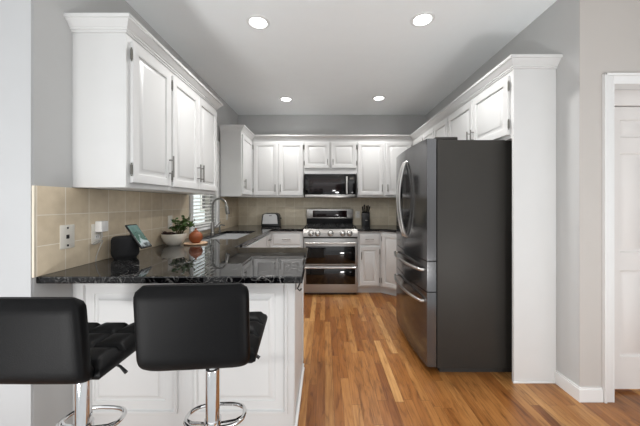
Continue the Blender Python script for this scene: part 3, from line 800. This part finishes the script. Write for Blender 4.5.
# ------------------------------------------------------------------ bar stools
def make_stool(label, loc, rz, dz=0):
    g = thing('bar_stool', label, 'bar stool', loc, rz, 'black bar stools at the peninsula')
    def P(name, bm, m, parent=g, label=None): return part(name, bm, m, parent, label, world=False)
    P('base', lathe(BM(), (0, 0, 0), [(0, 0), (.205, 0), (.205, .006), (.195, .014), (.10, .03), (.045, .045), (.03, .06), (0, .06)], 40), 'chrome')
    P('pole', lathe(BM(), (0, 0, 0), [(0, .05), (.028, .05), (.028, .60), (.027, .604), (.018, .606), (.018, .665+dz), (0, .665+dz)], 24), 'chrome')
    # footrest loop
    pts = []; z = .375
    for k in range(32):
        a = 2*PI*k/32; s, c = math.sin(a), math.cos(a)
        pts.append((.120*math.copysign(abs(c)**.7, c), .045+.07*math.copysign(abs(s)**.8, s), z))
    bm = BM(); tube(bm, pts, .0085, 10, closed=True)
    lathe(bm, (0, 0, z), [(.027, -.02), (.034, -.02), (.034, .02), (.027, .02)], 20)
    for s in (-1, 1): tube(bm, [(s*.03, 0, z), (s*.09, .01, z), (s*.116, .03, z)], .006, 8)
    P('footrest', bm, 'chrome')
    P('seat_plate', box(BM(), -.09, .09, -.09, .09, .655+dz, .672+dz, .004), 'black')
    P('lever', tube(BM(), [(.03, .0, .655+dz), (.12, -.01, .652+dz), (.165, -.02, .640+dz), (.195, -.03, .622+dz)], [.005, .005, .005, .007], 8), 'black')
    # tufted seat
    hw, y0, y1, zt, zb = .196, -.165, .195, .742+dz, .670+dz
    n = 36; bm = BM(); top = []
    def puff(u, v):
        a = abs(math.sin(PI*3*u)); b = abs(math.sin(PI*3*v))
        return -.024*(1-min(a, b)**.45)
    def rim(u):
        e = min(u, 1-u); return -.03*max(0, 1-e/.07)**2
    for j in range(n+1):
        row = []
        for i in range(n+1):
            u, v = i/n, j/n
            row.append(bm.verts.new((-hw+2*hw*u, y0+(y1-y0)*v, zt+.004*math.sin(PI*v)+(puff(u, v) if 0 < i < n and 0 < j < n else 0)+min(rim(u), rim(v)))))
        top.append(row)
    for j in range(n):
        for i in range(n): bm.faces.new((top[j][i], top[j][i+1], top[j+1][i+1], top[j+1][i]))
    loop = [top[0][i] for i in range(n+1)]+[top[j][n] for j in range(1, n+1)]+[top[n][i] for i in range(n-1, -1, -1)]+[top[j][0] for j in range(n-1, 0, -1)]
    prev = loop
    for ins, z in ((-.006, zt-.045), (-.004, zb+.015), (.012, zb)):
        cur = [bm.verts.new((v.co.x*(1-ins/hw), (v.co.y-.015)*(1-ins/.18)+.015, z)) for v in loop]
        for k in range(len(loop)): bm.faces.new((prev[k], prev[(k+1) % len(loop)], cur[(k+1) % len(loop)], cur[k]))
        prev = cur
    bm.faces.new(prev)
    P('seat', bm, 'leather')
    # backrest: padded panel that rolls forward into the seat at its foot
    prof_c = []                                   # centre line (y, z)
    for k in range(7):
        a = PI/2*(1-k/6); prof_c.append((-.155-.045*math.cos(a), .745+dz-.045*math.sin(a)))
    for k in range(1, 15):
        f = k/14; prof_c.append((-.200-.022*f, .745+dz+.238*f))
    bm = BM(); rows = []; W2 = .186; th = .031; m_ = 24
    def cross(i):
        y, z = prof_c[i]
        a = Vector(prof_c[max(i-1, 0)]); b = Vector(prof_c[min(i+1, len(prof_c)-1)]); d = (b-a).normalized(); nn = Vector((-d.y, d.x))
        f = i/(len(prof_c)-1); tt = th*(1 if f < .9 else max(.25, 1-((f-.9)/.1)**2*.75)); q0 = min(1, max(0, f-.86)/.14, 1) if f > .5 else max(0, .22-f)/.22; ww = W2-.026*(1-math.sqrt(max(0, 1-q0*q0)))
        ring = []
        for k in range(m_):
            q = 2*PI*k/m_; c, s = math.cos(q), math.sin(q)
            u = math.copysign(abs(c)**.28, c)*ww; v = math.copysign(abs(s)**.55, s)*tt
            ring.append(bm.verts.new((u, y+nn.x*v, z+nn.y*v)))
        return ring
    rows = [cross(i) for i in range(len(prof_c))]
    for a, b in zip(rows, rows[1:]):
        for k in range(m_): bm.faces.new((a[k], a[(k+1) % m_], b[(k+1) % m_], b[k]))
    bm.faces.new(rows[0]); bm.faces.new(rows[-1])
    bk = P('backrest', bm, 'leather')
    return g
make_stool('black leather bar stool at far left, partly out of the picture', (-.985, 1.155, 0), math.radians(0), -.006)
make_stool('black leather bar stool standing at the middle of the peninsula', (-.466, 1.175, 0), math.radians(5), .032)

# ------------------------------------------------------------------ small things on the worktop
# smart display
cx, cy = -1.322, 1.875
g = thing('smart_speaker', 'black round smart speaker with a tilted display on the worktop', 'smart speaker', (cx, cy, CT))
part('base', lathe(BM(), (cx, cy, CT), [(0, 0), (.060, 0), (.064, .006), (.066, .012), (.074, .02), (.078, .035), (.078, .12), (.074, .138), (.064, .145), (0, .146)], 40), 'fabric', g)
mt = Matrix.Translation((-1.238, cy+.012, 1.072)) @ Matrix.Rotation(math.radians(-4), 4, 'Z') @ Matrix.Rotation(math.radians(-37), 4, 'Y')
# display local frame: x normal, y width, z height
part('arm', tube(BM(), [(cx+.04, cy, CT+.14), (cx+.06, cy, 1.075), (-1.25, cy, 1.078)], .02, 12), 'black', g)
ds = part('display', box(BM(), -.011, 0, -.050, .050, -.095, .095, .004, mtx=mt), 'black', g)
part('screen', box(BM(), 0.0002, .0012, -.043, .043, -.086, .086, mtx=mt), 'screen', ds, 'lit screen with a green and white picture')

# wall plates
def plate(loc, n, w, h, label, kind, cat='outlet', grp=None):
    n = Vector(n); u = Vector((-n.y, n.x, 0)); mx = basis(loc, u, n)
    g = thing('wall_plate' if kind == 'jack' else 'wall_outlet', label, cat, loc, 0, grp)
    part('cover', box(BM(), -w/2, w/2, -h/2, h/2, .0003, .006, .003, mtx=mx), 'plate', g)
    if kind == 'jack':
        part('jack', box(BM(), -.009, .009, -.011, .011, .005, .0075, .002, mtx=mx), 'slot', g)
        bm = BM()
        for v in (-.048, .048): lathe(bm, (mx @ Vector((0, v, .0062))), [(0, .001), (.006, .001), (.006, -.001)], 10, n.to_track_quat('Z', 'Y').to_matrix().to_4x4())
        part('screw', bm, 'slot', g)
    else:
        for v in (-.02, .02):
            f = part('receptacle', box(BM(), -.016, .016, v-.014, v+.014, .005, .008, .004, mtx=mx), 'whiteplastic', g)
            bm = BM()
            for s in (-.006, .006): box(bm, s-.0012, s+.0012, v-.004, v+.006, .0078, .0084, mtx=mx)
            part('slot', bm, 'slot', f)
    return g, mx
TX = XL+.010
plate((TX, 1.556, 1.105), (1, 0, 0), .088, .130, 'ivory phone jack plate on the tan tile near the wall end', 'jack', 'wall plate')
g, mx = plate((TX, 1.755, 1.10), (1, 0, 0), .078, .122, 'ivory outlet plate on the tan tile with a white charger plugged in', 'out', 'outlet')
plate((TX, 2.59, 1.115), (1, 0, 0), .075, .12, 'ivory outlet plate on the tan tile behind the potted plant', 'out', 'outlet')
plate((TX, 4.09, 1.105), (1, 0, 0), .075, .12, 'ivory outlet plate on the left wall tile just past the window', 'out', 'outlet')
plate((.535, YB-.010, 1.10), (0, -1, 0), .075, .12, 'ivory outlet plate on the back wall tile between range and knife block', 'out', 'outlet')
ch = thing('charger', 'white plug-in charger with a looped cable, in the second wall plate', 'charger', (TX+.01, 1.765, 1.09))
part('adapter', box(BM(), TX+.0085, TX+.05, 1.735, 1.79, 1.112, 1.178, .004), 'whiteplastic', ch)
cb = [(TX+.03, 1.762, 1.112), (TX+.035, 1.765, 1.08), (TX+.02, 1.75, 1.045), (TX+.02, 1.715, 1.037), (TX+.03, 1.69, 1.045), (TX+.035, 1.72, 1.060), (TX+.03, 1.77, 1.055), (TX+.018, 1.785, 1.05), (TX+.016, 1.775, 1.03), (TX+.014, 1.76, 1.0), (TX+.006, 1.75, .96), (TX+.006, 1.745, .929)]
def smooth_pts(P, it=2):
    P = [Vector(p) for p in P]
    for _ in range(it):
        Q = [P[0]]
        for a, b in zip(P, P[1:]): Q += [a*.75+b*.25, a*.25+b*.75]
        Q.append(P[-1]); P = Q
    return P
part('cable', tube(BM(), smooth_pts(cb), .0026, 6), 'wire', ch)

# bowl of plants
bx, by = -1.312, 2.46
g = thing('plant_bowl', 'white ceramic bowl planted with green leaves and dark succulents', 'potted plant', (bx, by, CT))
part('bowl', lathe(BM(), (bx, by, CT), [(0, 0), (.045, 0), (.05, .004), (.078, .03), (.097, .07), (.101, .098), (.097, .1), (.093, .085), (0, .084)], 36), 'ceramic', g)
part('soil', lathe(BM(), (bx, by, CT+.085), [(.093, 0), (.06, .008), (0, .011)], 24), 'soil', g)
rnd = random.Random(3)
def leaf_at(bm, p, d, L, wd, thick=.25):
    """small pointed oval leaf from p along d"""
    d = d.normalized(); u, w = frame_axes(d)
    a = rnd.uniform(0, PI); u = u*math.cos(a)+w*math.sin(a); nn = d.cross(u)
    rows = []
    for f, ws in ((0, .12), (.25, .75), (.55, 1), (.8, .65), (1, .05)):
        c = p+d*L*f - nn*L*.18*f*f
        rows.append([bm.verts.new(c-u*wd*ws/2+nn*wd*.1*ws), bm.verts.new(c), bm.verts.new(c+u*wd*ws/2+nn*wd*.1*ws), bm.verts.new(c-nn*wd*thick*.2*ws-nn*.0015)])
    for a_, b_ in zip(rows, rows[1:]):
        bm.faces.new((a_[0], a_[1], b_[1], b_[0])); bm.faces.new((a_[1], a_[2], b_[2], b_[1]))
        bm.faces.new((a_[2], a_[3], b_[3], b_[2])); bm.faces.new((a_[3], a_[0], b_[0], b_[3]))
stems = BM(); lv = BM()
for k in range(13):
    a = rnd.uniform(0, 2*PI); r0 = rnd.uniform(0, .03)
    b0 = Vector((bx+.035+r0*math.cos(a), by+.02+r0*math.sin(a), CT+.09))
    tip = b0+Vector((rnd.uniform(-.04, .125), rnd.uniform(-.08, .10), rnd.uniform(.07, .155)))
    mid = (b0+tip)/2+Vector((0, 0, .02))
    tube(stems, [b0, mid, tip], [.003, .0025, .0015], 6)
    for j in range(11):
        f = .3+.7*j/10; p = b0.lerp(mid, f*2) if f < .5 else mid.lerp(tip, f*2-1)
        d = Vector((rnd.uniform(-1, 1), rnd.uniform(-1, 1), rnd.uniform(-.3, .8)))
        leaf_at(lv, p, d, rnd.uniform(.025, .042), rnd.uniform(.018, .028))
part('stem', stems, 'stem', g); part('foliage', lv, 'leaf', g)
bm = BM()
for k in range(9):
    a = rnd.uniform(0, 2*PI); r0 = rnd.uniform(0, .035); c = Vector((bx-.045+r0*math.cos(a), by-.02+r0*math.sin(a), CT+.093))
    for j in range(12):
        d = Vector((rnd.uniform(-1, 1), rnd.uniform(-1, 1), rnd.uniform(.2, 1)))
        leaf_at(bm, c, d, rnd.uniform(.018, .034), .012, .9)
part('succulent', bm, 'succ', g, 'dark reddish succulent')
# tray and terracotta bottle
tx, ty = -1.150, 2.52
single('round_tray', lathe(BM(), (tx, ty, CT), [(0, 0), (.09, 0), (.096, .004), (.098, .012), (.092, .014), (.086, .010), (0, .010)], 40), 'wood',
       'small round pale tray under the terracotta pot', 'tray')
g = thing('terracotta_pot', 'round terracotta pot with a small lid on the pale tray', 'pot', (tx, ty, CT+.010))
zz = CT+.0102
part('body', lathe(BM(), (tx, ty, zz), [(0, 0), (.028, 0), (.042, .012), (.055, .035), (.058, .055), (.052, .078), (.036, .095), (.022, .102), (.018, .104), (0, .104)], 36), 'terra', g)
part('lid', lathe(BM(), (tx, ty, zz+.103), [(0, 0), (.020, 0), (.022, .004), (.014, .010), (.007, .014), (.009, .022), (.006, .028), (0, .029)], 24), 'terra', g)

# toaster
tx0, tx1, ty0, ty1 = -.985, -.70, 4.36, 4.53
g = thing('toaster', 'stainless steel toaster with black ends on the black worktop', 'toaster', ((tx0+tx1)/2, 4.45, CT))
def arch(x0, x1, z0, z1, r, y0, y1, taper=.012):
    bm = BM(); P = [(x0, z0)]
    for k in range(7):
        a = PI-PI/2*k/6; P.append((x0+taper+r+r*math.cos(a), z1-r+r*math.sin(a)))
    for k in range(7):
        a = PI/2-PI/2*k/6; P.append((x1-taper-r+r*math.cos(a), z1-r+r*math.sin(a)))
    P.append((x1, z0)); n = len(P)
    A = [bm.verts.new((x, y0, z)) for x, z in P]; B = [bm.verts.new((x, y1, z)) for x, z in P]
    for i in range(n): bm.faces.new((A[i], A[(i+1) % n], B[(i+1) % n], B[i]))
    bm.faces.new(A); bm.faces.new(B)
    return bm
part('body', arch(tx0, tx1, CT+.012, CT+.205, .05, ty0+.008, ty1), 'black', g)
part('side_panel', arch(tx0+.018, tx1-.03, CT+.042, CT+.196, .042, ty0, ty0+.012), 'satin', g, 'brushed steel side')
part('base', box(BM(), tx0+.005, tx1-.005, ty0+.004, ty1+.004, CT+.0003, CT+.03, .006), 'black', g)
bm = BM()
for y in (ty0+.055, ty0+.105): box(bm, tx0+.06, tx1-.06, y, y+.026, CT+.2045, CT+.2065)
part('slot', bm, 'slot', g)
part('lever', box(BM(), tx1-.008, tx1+.018, ty0+.07, ty0+.10, CT+.12, CT+.135, .004), 'black', g)
part('badge', box(BM(), -.862, -.822, ty0-.0012, ty0+.001, CT+.165, CT+.173), 'slot', g)

# knife block and knives
kx, ky = .653, 4.52
g = thing('knife_block', 'black knife block on the short worktop right of the range', 'knife block', (kx, ky, CT))
bm = BM(); A = []
pr = [(ky-.05, CT+.0003), (ky+.075, CT+.0003), (ky+.105, CT+.17), (ky+.01, CT+.225), (ky-.02, CT+.205)]
for x in (kx-.06, kx+.06): A.append([bm.verts.new((x, y, z)) for y, z in pr])
for i in range(5): bm.faces.new((A[0][i], A[0][(i+1) % 5], A[1][(i+1) % 5], A[1][i]))
bm.faces.new(A[0]); bm.faces.new(A[1])
bmesh.ops.bevel(bm, geom=list(bm.edges), offset=.004, segments=2, profile=.5, affect='EDGES')
part('body', bm, 'black', g)
part('badge', box(BM(), kx-.012, kx+.022, ky-.0405, ky-.034, CT+.083, CT+.096, .001), 'steel', g, 'small pale badge')
ax = Vector((0, -.42, .9)).normalized()
labs = ['black-handled knife at the left end of the knife block', 'tallest black-handled knife in the knife block', 'black-handled knife leaning at the middle of the knife block',
        'black-handled knife right of the middle in the knife block', 'black-handled knife at the right end of the knife block']
for k, (dx, dy, L) in enumerate(((-.042, .03, .105), (-.018, .05, .15), (.004, .035, .12), (.024, .055, .145), (.044, .035, .11))):
    p = Vector((kx+dx, ky+dy, CT+.223-(dy-.01)*.58))
    kt = thing('knife', labs[k], 'knife', p, 0, 'knives in the knife block')
    tilt = Vector((dx*3.2, 0, 0))
    part('handle', tube(BM(), [p+ax*.004, p+ax*.02, (p+(ax+tilt)*L*.6), (p+(ax+tilt)*L)], [.007, .009, .0085, .010], 8), 'black', kt)
    part('bolster', tube(BM(), [p-ax*.004, p+ax*.006], .0075, 8), 'steel', kt)
